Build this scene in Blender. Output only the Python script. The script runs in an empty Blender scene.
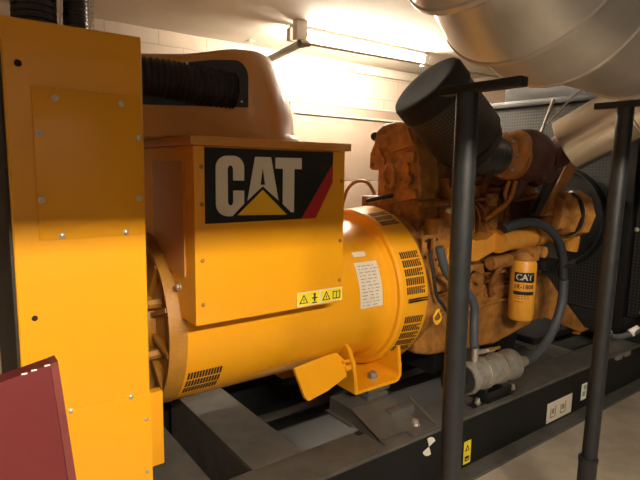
import bpy, bmesh, math, random
from mathutils import Vector, Matrix
random.seed(7)
PI = math.pi
sc = bpy.context.scene
COL = sc.collection

# ------------------------------------------------------------------ camera
cd = bpy.data.cameras.new('camera')
cam = bpy.data.objects.new('camera', cd); COL.objects.link(cam)
cd.sensor_fit = 'HORIZONTAL'; cd.sensor_width = 36.0; cd.lens = 520.0 / 640.0 * 36.0
cd.clip_start = 0.02
rx = Vector((0.80472151, -0.59340937, 0.01698876))      # image right in world
ry = Vector((-0.06712732, -0.11939051, -0.9905755))     # image down in world
rz = Vector((0.58984508, 0.795997, -0.1359101))         # forward
M3 = Matrix((rx, -ry, -rz)).transposed()
cam.matrix_world = Matrix.Translation((0, 0, 1.6)) @ M3.to_4x4()
sc.camera = cam

# ------------------------------------------------------------------ world, exposure
w = bpy.data.worlds.new('world'); sc.world = w; w.use_nodes = True
w.node_tree.nodes['Background'].inputs[0].default_value = (1.0, 0.85, 0.66, 1)
w.node_tree.nodes['Background'].inputs[1].default_value = 0.0
sc.view_settings.view_transform = 'Standard'
sc.view_settings.look = 'None'
sc.view_settings.gamma = 1.0
sc.view_settings.use_curve_mapping = False
sc.view_settings.exposure = 0.0
LAMP_BACK = 40.0      # strip light over the far side of the generator
LAMP_HALL = 95.0      # strip light in the hall behind the camera
LAMP_COL = (1.0, 0.87, 0.69)

# ------------------------------------------------------------------ materials
def mat(name, col, rough=0.5, metal=0.0, noise=0.0, nscale=8.0, col2=None, bump=0.0, bscale=60.0, spec=0.5, coat=0.0):
    m = bpy.data.materials.new(name); m.use_nodes = True
    nt = m.node_tree; b = nt.nodes['Principled BSDF']
    b.inputs['Base Color'].default_value = (*col, 1)
    b.inputs['Roughness'].default_value = rough
    b.inputs['Metallic'].default_value = metal
    b.inputs['Specular IOR Level'].default_value = spec
    b.inputs['Coat Weight'].default_value = coat
    tc = nt.nodes.new('ShaderNodeTexCoord')
    if noise > 0:
        n = nt.nodes.new('ShaderNodeTexNoise'); n.inputs['Scale'].default_value = nscale
        n.inputs['Detail'].default_value = 6; n.inputs['Roughness'].default_value = 0.6
        nt.links.new(tc.outputs['Object'], n.inputs['Vector'])
        r = nt.nodes.new('ShaderNodeValToRGB')
        c2 = col2 or tuple(c * (1 - noise) for c in col)
        r.color_ramp.elements[0].position = 0.35; r.color_ramp.elements[1].position = 0.68
        r.color_ramp.elements[0].color = (*c2, 1); r.color_ramp.elements[1].color = (*col, 1)
        nt.links.new(n.outputs['Fac'], r.inputs['Fac']); nt.links.new(r.outputs['Color'], b.inputs['Base Color'])
    if bump > 0:
        n2 = nt.nodes.new('ShaderNodeTexNoise'); n2.inputs['Scale'].default_value = bscale; n2.inputs['Detail'].default_value = 4
        nt.links.new(tc.outputs['Object'], n2.inputs['Vector'])
        bp = nt.nodes.new('ShaderNodeBump'); bp.inputs['Strength'].default_value = bump; bp.inputs['Distance'].default_value = 0.01
        nt.links.new(n2.outputs['Fac'], bp.inputs['Height']); nt.links.new(bp.outputs['Normal'], b.inputs['Normal'])
    return m

def emit(name, col, s):
    m = bpy.data.materials.new(name); m.use_nodes = True
    b = m.node_tree.nodes['Principled BSDF']
    b.inputs['Base Color'].default_value = (0.9, 0.9, 0.88, 1)
    b.inputs['Emission Color'].default_value = (*col, 1); b.inputs['Emission Strength'].default_value = s
    return m

def dots(name, base, hole, scale, rough=0.5, metal=0.3):
    """perforated sheet: round punched holes in a staggered grid on the object's own coordinates"""
    m = bpy.data.materials.new(name); m.use_nodes = True
    nt = m.node_tree; b = nt.nodes['Principled BSDF']
    tc = nt.nodes.new('ShaderNodeTexCoord')
    v = nt.nodes.new('ShaderNodeTexVoronoi'); v.inputs['Scale'].default_value = scale; v.inputs['Randomness'].default_value = 0.0
    nt.links.new(tc.outputs['UV'], v.inputs['Vector'])
    r = nt.nodes.new('ShaderNodeValToRGB'); r.color_ramp.interpolation = 'LINEAR'
    r.color_ramp.elements[0].position = 0.30; r.color_ramp.elements[0].color = (*hole, 1)
    r.color_ramp.elements[1].position = 0.38; r.color_ramp.elements[1].color = (*base, 1)
    nt.links.new(v.outputs['Distance'], r.inputs['Fac']); nt.links.new(r.outputs['Color'], b.inputs['Base Color'])
    b.inputs['Roughness'].default_value = rough; b.inputs['Metallic'].default_value = metal
    return m

YEL = mat('yellow_paint', (0.84, 0.372, 0.008), 0.33, noise=0.05, nscale=3, coat=0.15)
YELD = mat('shaded_cast_yellow', (0.46, 0.21, 0.022), 0.5, noise=0.25, nscale=9, bump=0.25, bscale=90)  # rough cast yellow, darkened to carry the shade on the generator's end
ENG = mat('shaded_engine_paint', (0.52, 0.225, 0.040), 0.45, noise=0.45, nscale=11, col2=(0.20, 0.085, 0.025), bump=0.35, bscale=50, coat=0.1)  # machine yellow darkened and browned for the engine's shade, plus dirt mottling
ENGD = mat('grimy_shaded_paint', (0.34, 0.135, 0.025), 0.55, noise=0.6, nscale=16, bump=0.4, bscale=60)  # darker engine copy: shade in the base colour, grime in the noise
BLACKP = mat('black_satin_paint', (0.010, 0.010, 0.011), 0.42, noise=0.3, nscale=6)
SKID = mat('dusty_black_steel', (0.009, 0.0088, 0.0085), 0.6, spec=.3, noise=0.4, nscale=5, col2=(0.008, 0.008, 0.008), bump=0.1)
SKTOP = mat('dusty_steel', (0.095, 0.088, 0.078), 0.7, noise=0.4, nscale=7, bump=0.15)
RUB = mat('black_rubber', (0.013, 0.013, 0.014), 0.5, bump=0.2, bscale=80)
HOSE = mat('blue_grey_hose', (0.055, 0.065, 0.078), 0.55, noise=0.2, nscale=30)
HOSEB = mat('dark_blue_hose', (0.022, 0.027, 0.034), 0.55, noise=0.2, nscale=30)
POST = mat('black_post_paint', (0.016, 0.018, 0.020), 0.45, noise=0.4, nscale=25)
ALU = mat('cast_aluminium', (0.42, 0.39, 0.34), 0.55, metal=0.55, noise=0.35, nscale=25, bump=0.3)
GALV = mat('galvanised_sheet', (0.68, 0.66, 0.64), 0.33, metal=0.45, noise=0.18, nscale=4, bump=0.12, bscale=7)
STEEL = mat('brushed_exhaust_steel', (0.80, 0.71, 0.58), 0.24, metal=0.92, noise=0.15, nscale=5)
ZINC = mat('zinc_bolt', (0.62, 0.58, 0.52), 0.35, metal=0.8)
BRASS = mat('brass', (0.65, 0.42, 0.12), 0.35, metal=0.8)
MAROON = mat('heat_stained_iron', (0.095, 0.028, 0.022), 0.55, noise=0.45, nscale=14, bump=0.3)
TURBO = mat('heat_browned_paint', (0.46, 0.18, 0.03), 0.42, noise=0.4, nscale=12, bump=0.2)
RED = mat('maroon_vinyl', (0.115, 0.014, 0.015), 0.45, noise=0.12, nscale=5, bump=0.03, bscale=200)
REDE = mat('faded_red_edge', (0.17, 0.035, 0.03), 0.5, noise=0.3, nscale=40)
WHITE = mat('white_sticker', (0.78, 0.74, 0.66), 0.5)
CREAM = mat('cream_lettering', (0.70, 0.63, 0.52), 0.45)
BLK = mat('black_decal', (0.010, 0.010, 0.010), 0.4)
DYEL = mat('decal_yellow', (0.86, 0.48, 0.02), 0.4)
SYEL = mat('sticker_yellow', (0.85, 0.68, 0.03), 0.45)
DRED = mat('decal_red', (0.42, 0.02, 0.02), 0.4)
GREEN = mat('green_tag', (0.20, 0.42, 0.27), 0.5)
PLASTW = mat('white_painted_fitting', (0.78, 0.76, 0.72), 0.5)
CONDG = mat('grey_conduit', (0.24, 0.22, 0.19), 0.45, metal=0.3)
CONDL = mat('light_conduit', (0.50, 0.44, 0.36), 0.5)
HOLE = mat('dark_opening', (0.006, 0.005, 0.004), 0.8)
BRONZE = mat('hood_paint', (0.62, 0.27, 0.05), 0.38, noise=0.12, nscale=4, bump=0.12, bscale=120, coat=0.2)
MESHB = dots('perforated_black_sheet', (0.034, 0.032, 0.029), (0.002, 0.002, 0.002), 40, .6)
MESHF = dots('perforated_filter_shell', (0.042, 0.034, 0.025), (0.003, 0.003, 0.003), 60, .55)

def wallmat(name, base, mortar, strength):
    m = bpy.data.materials.new(name); m.use_nodes = True
    nt = m.node_tree; b = nt.nodes['Principled BSDF']; b.inputs['Roughness'].default_value = 0.75
    tc = nt.nodes.new('ShaderNodeTexCoord'); mp = nt.nodes.new('ShaderNodeMapping')
    mp.inputs['Rotation'].default_value = (PI / 2, 0, 0)
    nt.links.new(tc.outputs['UV'], mp.inputs['Vector']); mp.inputs['Rotation'].default_value = (0, 0, 0)
    br = nt.nodes.new('ShaderNodeTexBrick')
    br.inputs['Scale'].default_value = 1.0
    br.inputs['Brick Width'].default_value = 0.42; br.inputs['Row Height'].default_value = 0.215
    br.inputs['Mortar Size'].default_value = 0.006; br.inputs['Mortar Smooth'].default_value = 0.4
    br.inputs['Color1'].default_value = (*base, 1); br.inputs['Color2'].default_value = tuple(c * 0.96 for c in base) + (1,)
    br.inputs['Mortar'].default_value = (*mortar, 1)
    nt.links.new(mp.outputs['Vector'], br.inputs['Vector'])
    n = nt.nodes.new('ShaderNodeTexNoise'); n.inputs['Scale'].default_value = 25; nt.links.new(tc.outputs['UV'], n.inputs['Vector'])
    mx = nt.nodes.new('ShaderNodeMix'); mx.data_type = 'RGBA'; mx.blend_type = 'MULTIPLY'; mx.inputs['Factor'].default_value = 0.15
    nt.links.new(br.outputs['Color'], mx.inputs['A']); nt.links.new(n.outputs['Color'], mx.inputs['B'])
    nt.links.new(mx.outputs['Result'], b.inputs['Base Color'])
    bp = nt.nodes.new('ShaderNodeBump'); bp.inputs['Strength'].default_value = strength; bp.inputs['Distance'].default_value = 0.006; bp.invert = True
    nt.links.new(br.outputs['Fac'], bp.inputs['Height']); nt.links.new(bp.outputs['Normal'], b.inputs['Normal'])
    return m
WALL = wallmat('painted_block_wall', (0.56, 0.46, 0.37), (0.42, 0.34, 0.26), 0.35)
CEIL = mat('painted_ceiling', (0.62, 0.57, 0.49), 0.8, noise=0.12, nscale=2.5)
FLOOR = mat('worn_concrete', (0.47, 0.40, 0.31), 0.6, noise=0.5, nscale=3.2, col2=(0.30, 0.25, 0.19), bump=0.1, bscale=30)

# ------------------------------------------------------------------ mesh builder
class MB:
    """collects shapes (world coordinates) into one mesh, with material slots"""
    def __init__(s): s.bm = bmesh.new(); s.mi = 0; s.uvl = s.bm.loops.layers.uv.new('uv')
    def _tag(s, faces, uv=None):
        for f in faces:
            f.material_index = s.mi
    def box(s, x0, x1, y0, y1, z0, z1, bev=0.0, mtx=None):
        c = bmesh.new()
        bmesh.ops.create_cube(c, size=1)
        for v in c.verts:
            v.co = Vector(((x0 + x1) / 2 + v.co.x * (x1 - x0), (y0 + y1) / 2 + v.co.y * (y1 - y0), (z0 + z1) / 2 + v.co.z * (z1 - z0)))
        if bev > 0: bmesh.ops.bevel(c, geom=list(c.edges), offset=bev, segments=2, affect='EDGES', profile=0.6)
        s._merge(c, mtx); return s
    def _merge(s, c, mtx=None):
        if mtx is not None: bmesh.ops.transform(c, matrix=mtx, verts=list(c.verts))
        vm = {}
        for v in c.verts: vm[v] = s.bm.verts.new(v.co)
        for f in c.faces:
            try: n = s.bm.faces.new([vm[v] for v in f.verts]); n.material_index = s.mi
            except ValueError: pass
        c.free()
    def lathe(s, p, d, prof, seg=40, a0=0.0, a1=2 * PI, cap=True):
        """prof = [(t, r)...] along direction d from p"""
        p = Vector(p); d = Vector(d).normalized()
        up = Vector((0, 0, 1)) if abs(d.z) < 0.9 else Vector((1, 0, 0))
        u = d.cross(up).normalized(); v = d.cross(u).normalized()
        full = abs(a1 - a0 - 2 * PI) < 1e-6
        n = seg if full else seg + 1
        rings = []
        for (t, r) in prof:
            rings.append([s.bm.verts.new(p + d * t + (u * math.cos(a0 + (a1 - a0) * k / seg) + v * math.sin(a0 + (a1 - a0) * k / seg)) * r) for k in range(n)])
        L = 0
        for i in range(len(rings) - 1):
            dl = math.hypot(prof[i + 1][0] - prof[i][0], prof[i + 1][1] - prof[i][1])
            for k in range(seg):
                k2 = (k + 1) % n
                f = s.bm.faces.new([rings[i][k], rings[i][k2], rings[i + 1][k2], rings[i + 1][k]]); f.material_index = s.mi
                R = max(prof[i][1], prof[i + 1][1], .02); cw = (a1 - a0) * R / seg
                for lp, (uu, vv) in zip(f.loops, ((k, L), (k + 1, L), (k + 1, L + dl), (k, L + dl))):
                    lp[s.uvl].uv = (uu * cw, vv)
            L += dl
        if cap and full:
            for rg in (rings[0], rings[-1]):
                if (rg[0].co - rg[1].co).length > 1e-5:
                    f = s.bm.faces.new(rg); f.material_index = s.mi
                    for lp, vt in zip(f.loops, rg): lp[s.uvl].uv = ((vt.co - p).dot(u), (vt.co - p).dot(v))
        return s
    def cyl(s, p0, p1, r, r1=None, seg=24):
        p0 = Vector(p0); p1 = Vector(p1); L = (p1 - p0).length
        return s.lathe(p0, p1 - p0, [(0, r), (L, r if r1 is None else r1)], seg)
    def bolt(s, p, d, r=0.008, h=0.005):
        p = Vector(p); d = Vector(d).normalized()
        s.lathe(p - d * .001, d, [(0, r * 1.35), (h * .3, r * 1.35)], 14)
        s.lathe(p + d * h * .3, d, [(0, r), (h * 1.0, r), (h * 1.2, r * .7)], 6); return s
    def sphere(s, c, r, sx=1, sy=1, sz=1, seg=20):
        b = bmesh.new(); bmesh.ops.create_uvsphere(b, u_segments=seg, v_segments=seg // 2, radius=r)
        s._merge(b, Matrix.Translation(c) @ Matrix.Diagonal((sx, sy, sz, 1))); return s
    def tube(s, pts, r, seg=14, sub=6, rib=None):
        """smooth tube through points (Catmull-Rom)"""
        P = [Vector(p) for p in pts]; Q = []
        for i in range(len(P) - 1):
            a = P[max(i - 1, 0)]; b = P[i]; c = P[i + 1]; e = P[min(i + 2, len(P) - 1)]
            for k in range(sub):
                t = k / sub
                Q.append(0.5 * ((2 * b) + (c - a) * t + (2 * a - 5 * b + 4 * c - e) * t * t + (3 * b - a - 3 * c + e) * t ** 3))
        Q.append(P[-1])
        prev = None; rings = []
        for i, q in enumerate(Q):
            d = (Q[min(i + 1, len(Q) - 1)] - Q[max(i - 1, 0)]).normalized()
            if prev is None:
                up = Vector((0, 0, 1)) if abs(d.z) < .9 else Vector((1, 0, 0)); u = d.cross(up).normalized()
            else: u = (prev - d * prev.dot(d)).normalized()
            prev = u; v = d.cross(u)
            rr = r(i / (len(Q) - 1)) if callable(r) else r
            if rib: rr *= 1 + rib * (i % 2)
            rings.append([s.bm.verts.new(q + (u * math.cos(2 * PI * k / seg) + v * math.sin(2 * PI * k / seg)) * rr) for k in range(seg)])
        for i in range(len(rings) - 1):
            for k in range(seg):
                f = s.bm.faces.new([rings[i][k], rings[i][(k + 1) % seg], rings[i + 1][(k + 1) % seg], rings[i + 1][k]]); f.material_index = s.mi
        for rg in (rings[0], rings[-1]): s.bm.faces.new(rg).material_index = s.mi
        return s
    def prism(s, pts, off):
        """polygon (3D points) swept by vector off"""
        a = [s.bm.verts.new(Vector(p)) for p in pts]; b = [s.bm.verts.new(Vector(p) + Vector(off)) for p in pts]
        fs = [s.bm.faces.new(a), s.bm.faces.new(b[::-1])]
        n = len(a)
        for i in range(n): fs.append(s.bm.faces.new([a[i], b[i], b[(i + 1) % n], a[(i + 1) % n]]))
        for f in fs: f.material_index = s.mi
        return s
    def plate(s, quad, th):
        """sheet: quad corners, thickness along the normal, with uv in metres"""
        q = [Vector(p) for p in quad]; n = (q[1] - q[0]).cross(q[-1] - q[0]).normalized()
        u = (q[1] - q[0]).normalized(); v = n.cross(u)
        a = [s.bm.verts.new(p) for p in q]; b = [s.bm.verts.new(p + n * th) for p in q]
        fs = [s.bm.faces.new(a[::-1]), s.bm.faces.new(b)]; m = len(q)
        for i in range(m): fs.append(s.bm.faces.new([a[i], a[(i + 1) % m], b[(i + 1) % m], b[i]]))
        for f in fs:
            f.material_index = s.mi
            for lp in f.loops: lp[s.uvl].uv = ((lp.vert.co - q[0]).dot(u), (lp.vert.co - q[0]).dot(v))
        return s
    def build(s, name, mats, parent=None, smooth=38, origin=None):
        mats = mats if isinstance(mats, (list, tuple)) else [mats]
        bmesh.ops.recalc_face_normals(s.bm, faces=s.bm.faces)
        co = [v.co for v in s.bm.verts]
        lo = Vector((min(c[i] for c in co) for i in range(3))); hi = Vector((max(c[i] for c in co) for i in range(3)))
        o = Vector(origin) if origin else Vector(((lo.x + hi.x) / 2, (lo.y + hi.y) / 2, lo.z))
        for v in s.bm.verts: v.co -= o
        me = bpy.data.meshes.new(name); s.bm.to_mesh(me); s.bm.free()
        for m in mats: me.materials.append(m)
        me.polygons.foreach_set('use_smooth', [True] * len(me.polygons))
        me.set_sharp_from_angle(angle=math.radians(smooth))
        ob = bpy.data.objects.new(name, me); COL.objects.link(ob)
        if parent is not None:
            ob.parent = parent; ob.location = o - wloc(parent)
        else: ob.location = o
        return ob

def wloc(o):
    v = Vector(o.location)
    while o.parent: o = o.parent; v += Vector(o.location)
    return v
def thing(name, label, cat, loc, group=None):
    o = bpy.data.objects.new(name, None); COL.objects.link(o); o.location = loc; o.empty_display_size = .1
    return tag(o, label, cat, group)
def tag(o, label, cat, group=None):
    o['label'] = label; o['category'] = cat
    if group: o['group'] = group
    return o
def struct(o): o['kind'] = 'structure'; return o
def again(o, delta, parent=None):
    c = o.copy(); COL.objects.link(c); c.location = Vector(o.location) + Vector(delta)
    if parent is not None: c.parent = parent
    return c
def text(mb, body, size, fn, depth=0.0008):
    """lettering: font outline turned into mesh, placed by fn(x, y) -> point and normal"""
    cu = bpy.data.curves.new('lettering', 'FONT'); cu.body = body; cu.size = size; cu.align_x = 'CENTER'; cu.align_y = 'CENTER'; cu.extrude = 0; cu.offset = size * .022
    ob = bpy.data.objects.new('lettering', cu); COL.objects.link(ob)
    dg = bpy.context.evaluated_depsgraph_get(); me = bpy.data.meshes.new_from_object(ob.evaluated_get(dg))
    vs = [mb.bm.verts.new(fn(v.co.x, v.co.y)) for v in me.vertices]
    for p in me.polygons:
        try: mb.bm.faces.new([vs[i] for i in p.vertices]).material_index = mb.mi
        except ValueError: pass
    bpy.data.objects.remove(ob); bpy.data.curves.remove(cu); bpy.data.meshes.remove(me)

# ================================================================== SETTING
XL, XR, YB, YF, ZC = -1.6, 5.3, 4.35, -0.5, 2.7
YH = -2.6
b = MB(); b.box(XL - .1, XR + .1, YF - .15, YB + .1, -.1, 0); struct(b.build('floor', FLOOR))
b = MB(); b.box(XL - .1, XR + .1, YH - .1, YF - .15, -.1, 0); struct(b.build('floor_hall', mat('low_bounce_floor', (.04, .037, .034), .7)))  # unseen added hall floor, dark to cut bounce light
b = MB(); b.box(XL - .1, XR + .1, YF - .15, YB + .1, ZC, ZC + .1); struct(b.build('ceiling', CEIL))
HALLM = mat('low_bounce_dark', (0.05, 0.045, 0.04), 0.8)  # dark colour on unseen surfaces, cuts bounce onto the upper parts
b = MB(); b.box(XL - .1, XR + .1, YH - .1, YF - .15, ZC, ZC + .1); struct(b.build('ceiling_hall', HALLM))
def wall(name, q, th=.1, m=None):
    b = MB(); b.plate(q, th); return struct(b.build(name, m or WALL))
wall('wall_back', [(XL, YB, 0), (XR, YB, 0), (XR, YB, ZC), (XL, YB, ZC)], -.1)
wall('wall_left', [(XL, YH, 0), (XL, YB, 0), (XL, YB, ZC), (XL, YH, ZC)], -.1)
wall('wall_right', [(XR, YB, 0), (XR, YH, 0), (XR, YH, ZC), (XR, YB, ZC)], -.1)
wall('wall_hall', [(XR, YH, 0), (XL, YH, 0), (XL, YH, ZC), (XR, YH, ZC)], -.1, HALLM)
# unseen wall behind the camera; opening added so its top casts the shadow edge
b = MB(); b.box(XL, -1.2, YF - .15, YF, 0, ZC); b.box(4.2, XR, YF - .15, YF, 0, ZC); b.box(-1.2, 4.2, YF - .15, YF, 2.255, ZC)
struct(b.build('wall_front', HALLM))

# ================================================================== LAMPS
def strip_light(loc, length, strength, label):
    x, y, z = loc
    t = thing('strip_light', label, 'light', (x, y, z))
    b = MB(); b.box(x - length / 2, x + length / 2, y - .035, y + .035, z - .03, z, .004); b.build('housing', PLASTW, t)
    for s in (-1, 1):
        b = MB(); b.box(x + s * length / 2 - .03, x + s * length / 2 + .03, y - .028, y + .028, z - .13, z - .03, .006); b.build('lamp_holder', PLASTW, t)
    b = MB(); b.cyl((x - length / 2 + .03, y, z - .09), (x + length / 2 - .03, y, z - .09), .019, seg=16)
    b.build('tube', emit('lamp_glow', LAMP_COL, strength), t)
    return t
strip_light((3.05, 3.52, ZC), 1.5, LAMP_BACK * 10, 'bright fluorescent strip light on the ceiling above the far side of the generator')
strip_light((0.35, -1.55, ZC), 1.5, LAMP_HALL * 10, 'fluorescent strip light on the hall ceiling behind the viewer')

# conduit: thin pipe under the lamp, thick bar from its end to the far wall, pipe on the wall
t = thing('conduit', 'light electrical conduit running along the ceiling beside the strip light', 'conduit', (2.3, 3.4, 2.53))
b = MB(); b.cyl((2.36, 3.40, 2.545), (5.25, 3.28, 2.545), .012, seg=12); b.build('thin_pipe', CONDL, t)
b = MB(); b.cyl((2.30, 3.40, 2.535), (2.38, 3.397, 2.545), .026, seg=12); b.cyl((2.29, 3.40, 2.535), (2.33, 3.40, 2.54), .034, seg=12); b.build('coupling', CONDG, t)
b = MB(); b.cyl((2.305, 3.40, 2.535), (2.40, 4.30, 2.50), .030, seg=14); b.build('thick_pipe', CONDG, t)
b = MB(); b.box(2.25, 2.35, 3.37, 3.43, 2.56, 2.7, .005); b.build('junction_box', PLASTW, t)
PANELW = mat('dimmed_wall_board', (0.30, 0.22, 0.165), 0.6, noise=0.12, nscale=3)  # board tone darkened in place of lamp light fading down the wall
b = MB()
for z0, z1 in ((0, .832), (.838, 1.48), (1.486, 2.23)): b.box(2.80, 5.28, 4.29, 4.35, z0, z1, .002)
struct(b.build('trim_2', PANELW))
b = MB(); b.cyl((2.78, 4.31, 2.245), (5.25, 4.31, 2.245), .012, seg=10); b.cyl((2.78, 4.31, 2.245), (2.78, 4.31, 1.0), .012, seg=10)
b.box(2.76, 2.80, 4.30, 4.35, 2.235, 2.255); b.box(4.0, 4.03, 4.30, 4.35, 2.235, 2.255)
tag(b.build('wall_conduit', CONDL), 'thin conduit fixed along the far wall below the lamp', 'conduit')
b = MB(); b.cyl((2.84, 4.277, 2.135), (5.25, 4.277, 2.135), .012, seg=10)
tag(b.build('wall_conduit', CONDL), 'lower thin conduit running along the tan wall board just above the terminal box', 'conduit')
b = MB(); b.box(3.55, 5.2, 4.30, 4.35, 2.60, 2.66, .004)
struct(b.build('trim_1', CONDL))
b = MB(); b.cyl((2.32, 4.2, 2.44), (2.32, 4.2, 2.7), .006, seg=8); b.box(2.30, 2.34, 4.18, 4.22, 2.42, 2.445); b.box(2.29, 2.35, 4.17, 4.23, 2.694, 2.7)
tag(b.build('hanger_rod', CONDL), 'thin threaded rod hanging from the ceiling above the brown hood', 'rod')
b = MB(); b.box(3.1, 3.9, 2.2, 2.32, 2.665, 2.7, .004)
tag(b.build('ceiling_channel', CONDG), 'brown metal channel fixed to the ceiling above the engine', 'channel')

# ================================================================== SKID FRAME
sk = thing('skid_frame', 'long black steel skid frame on the floor under the generator set', 'frame', (2.2, 2.2, 0))
def rail(y_out, y_in, yw0, yw1, name):
    b = MB(); b.box(-.25, 4.75, yw0, yw1, .018, .36); r = b.build(name, SKID, sk)
    b = MB(); b.box(-.25, 4.75, min(y_out, y_in), max(y_out, y_in), .36, .378, .003); b.build('top_flange', SKTOP if y_out < 2 else SKID, r)  # far top flange coloured darker in place of shade behind the generator
    b = MB(); b.box(-.25, 4.75, min(y_out, y_in), max(y_out, y_in), 0, .018, .003); b.build('bottom_flange', SKTOP, r)
    return r
rail_f = rail(1.535, 1.74, 1.625, 1.64, 'side_rail')
rail_b = rail(2.87, 2.665, 2.76, 2.775, 'side_rail')
def cross(x0, x1, m=SKTOP):
    b = MB(); b.box(x0, x1, 1.742, 2.663, .355, .377, .003); b.box(x0, x0 + .02, 1.742, 2.663, .04, .355); b.box(x1 - .02, x1, 1.742, 2.663, .04, .355)
    return b.build('cross_member', SKTOP, sk)
cross(.97, 1.215); cross(3.3, 3.5); cross(4.3, 4.5)
b = MB(); b.box(-.1, .80, 1.742, 2.3, .355, .377, .003); b.build('deck_plate', SKTOP, sk)
# mounting bracket under the near generator foot
b = MB()
b.box(1.52, 1.80, 1.78, 1.98, .379, .388)
b.plate([(1.54, 1.60, .383), (1.80, 1.60, .383), (1.80, 1.80, .445), (1.54, 1.80, .445)], .010)
b.box(1.54, 1.80, 1.80, 1.97, .445, .458, .003)
for x in (1.54, 1.79): b.prism([(x, 1.55, .379), (x, 1.80, .379), (x, 1.97, .379), (x, 1.97, .45), (x, 1.80, .45)], (.010, 0, 0))
b.box(1.70, 1.87, 1.545, 1.74, .379, .390, .002)
b.prism([(1.86, 1.545, .39), (1.86, 1.74, .39), (1.86, 1.74, .47)], (.010, 0, 0))
b.box(1.70, 1.86, 1.69, 1.74, .39, .44, .003)
pad = b.build('mounting_bracket', SKTOP, sk)
b = MB(); b.bolt((1.78, 1.61, .391), (0, 0, 1), .017, .018); b.build('bolt', ZINC, pad)
b = MB(); b.box(1.66, 1.80, 1.82, 1.96, .459, .480, .003); b.box(1.68, 1.83, 1.84, 1.95, .480, .4995, .003); b.build('shim', SKTOP, pad)
b = MB(); b.box(1.50, 1.535, 1.70, 1.735, .379, .381); b.build('slot', HOLE, pad)
b = MB(); b.box(-.24, 4.74, 1.645, 2.755, .002, .016)
b.build('dark_floor_sheet', BLACKP, sk)  # added black sheet, keeps the floor between the rails dark
# stickers on the near rail web
yw = 1.6235
def xz(pts, y): return [(x, y, z) for x, z in pts]
b = MB()
def pie(cx, cz, r, a0):
    pts = [(cx, cz)] + [(cx + r * math.cos(a0 + k * PI / 2 / 8), cz + r * math.sin(a0 + k * PI / 2 / 8)) for k in range(9)]
    b.prism(xz(pts, yw), (0, .0012, 0))
pie(1.905, .232, .048, 0.35); pie(1.905, .232, .048, 0.35 + PI)
b.build('centre_mark', WHITE, rail_f)
b = MB(); b.box(2.185, 2.245, yw, yw + .0012, .035, .165)
b.mi = 1; b.prism(xz([(2.195, .108), (2.235, .108), (2.215, .145)], yw - .0006), (0, .0005, 0)); b.box(2.197, 2.233, yw - .0006, yw, .050, .078)
b.mi = 0; b.prism(xz([(2.206, .113), (2.224, .113), (2.215, .131)], yw - .0012), (0, .0004, 0)); b.box(2.204, 2.226, yw - .0012, yw - .0007, .058, .064)
b.build('warning_sticker', [SYEL, BLK], rail_f)
b = MB(); b.box(3.0, 3.30, yw, yw + .0012, .030, .162)
b.mi = 1
for i, x in enumerate((3.07, 3.19)):
    b.box(x - .025, x + .03, yw - .0006, yw, .055, .062); b.box(x - .03, x - .02, yw - .0006, yw, .055, .12); b.box(x + .025, x + .035, yw - .0006, yw, .06, .13)
    b.box(x - .012, x + .015, yw - .0006, yw, .08, .115)
b.build('lifting_label', [CREAM, mat('tan_print', (.25, .19, .12), .6)], rail_f)
b = MB(); b.box(3.42, 3.49, yw, yw + .0012, .075, .19); b.mi = 1; b.box(3.435, 3.475, yw - .0006, yw, .10, .135); b.box(3.45, 3.48, yw - .0006, yw, .145, .175)
b.build('green_sticker', [WHITE, GREEN], rail_f)
for x in (3.86, 3.99): b = MB(); b.box(x, x + .08, 1.60, 1.623, .27, .32, .003); b.build('bracket', CONDG, rail_f)

# ================================================================== GENERATOR
YC, ZG = 2.2, .95
gen = thing('generator', 'large yellow drum-shaped generator with a louvred end ring on the skid', 'generator', (1.35, YC, .38))
b = MB()
b.lathe((.738, YC, ZG), (1, 0, 0), [(0, .30), (0, .368), (.962, .368), (1.002, .362), (1.062, .375), (1.082, .400)], 72)
body = b.build('drum', YEL, gen)
# near end casting with ribs, hub and bolt
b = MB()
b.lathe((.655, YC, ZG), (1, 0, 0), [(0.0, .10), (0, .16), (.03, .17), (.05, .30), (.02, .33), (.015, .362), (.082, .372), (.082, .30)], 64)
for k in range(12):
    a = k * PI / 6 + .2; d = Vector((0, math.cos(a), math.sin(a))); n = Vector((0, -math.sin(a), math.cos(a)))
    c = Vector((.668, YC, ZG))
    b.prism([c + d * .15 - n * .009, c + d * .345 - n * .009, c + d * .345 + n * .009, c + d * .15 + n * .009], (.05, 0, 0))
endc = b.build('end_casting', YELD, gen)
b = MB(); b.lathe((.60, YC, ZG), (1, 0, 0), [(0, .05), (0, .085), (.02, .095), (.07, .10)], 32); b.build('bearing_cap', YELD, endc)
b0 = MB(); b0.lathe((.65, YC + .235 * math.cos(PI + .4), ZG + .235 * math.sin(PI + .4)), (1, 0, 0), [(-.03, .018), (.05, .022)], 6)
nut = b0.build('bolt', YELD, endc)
for a in (PI + 1.3, PI - .5, PI / 2): again(nut, (0, .235 * (math.cos(a) - math.cos(PI + .4)), .235 * (math.sin(a) - math.sin(PI + .4))))
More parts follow.
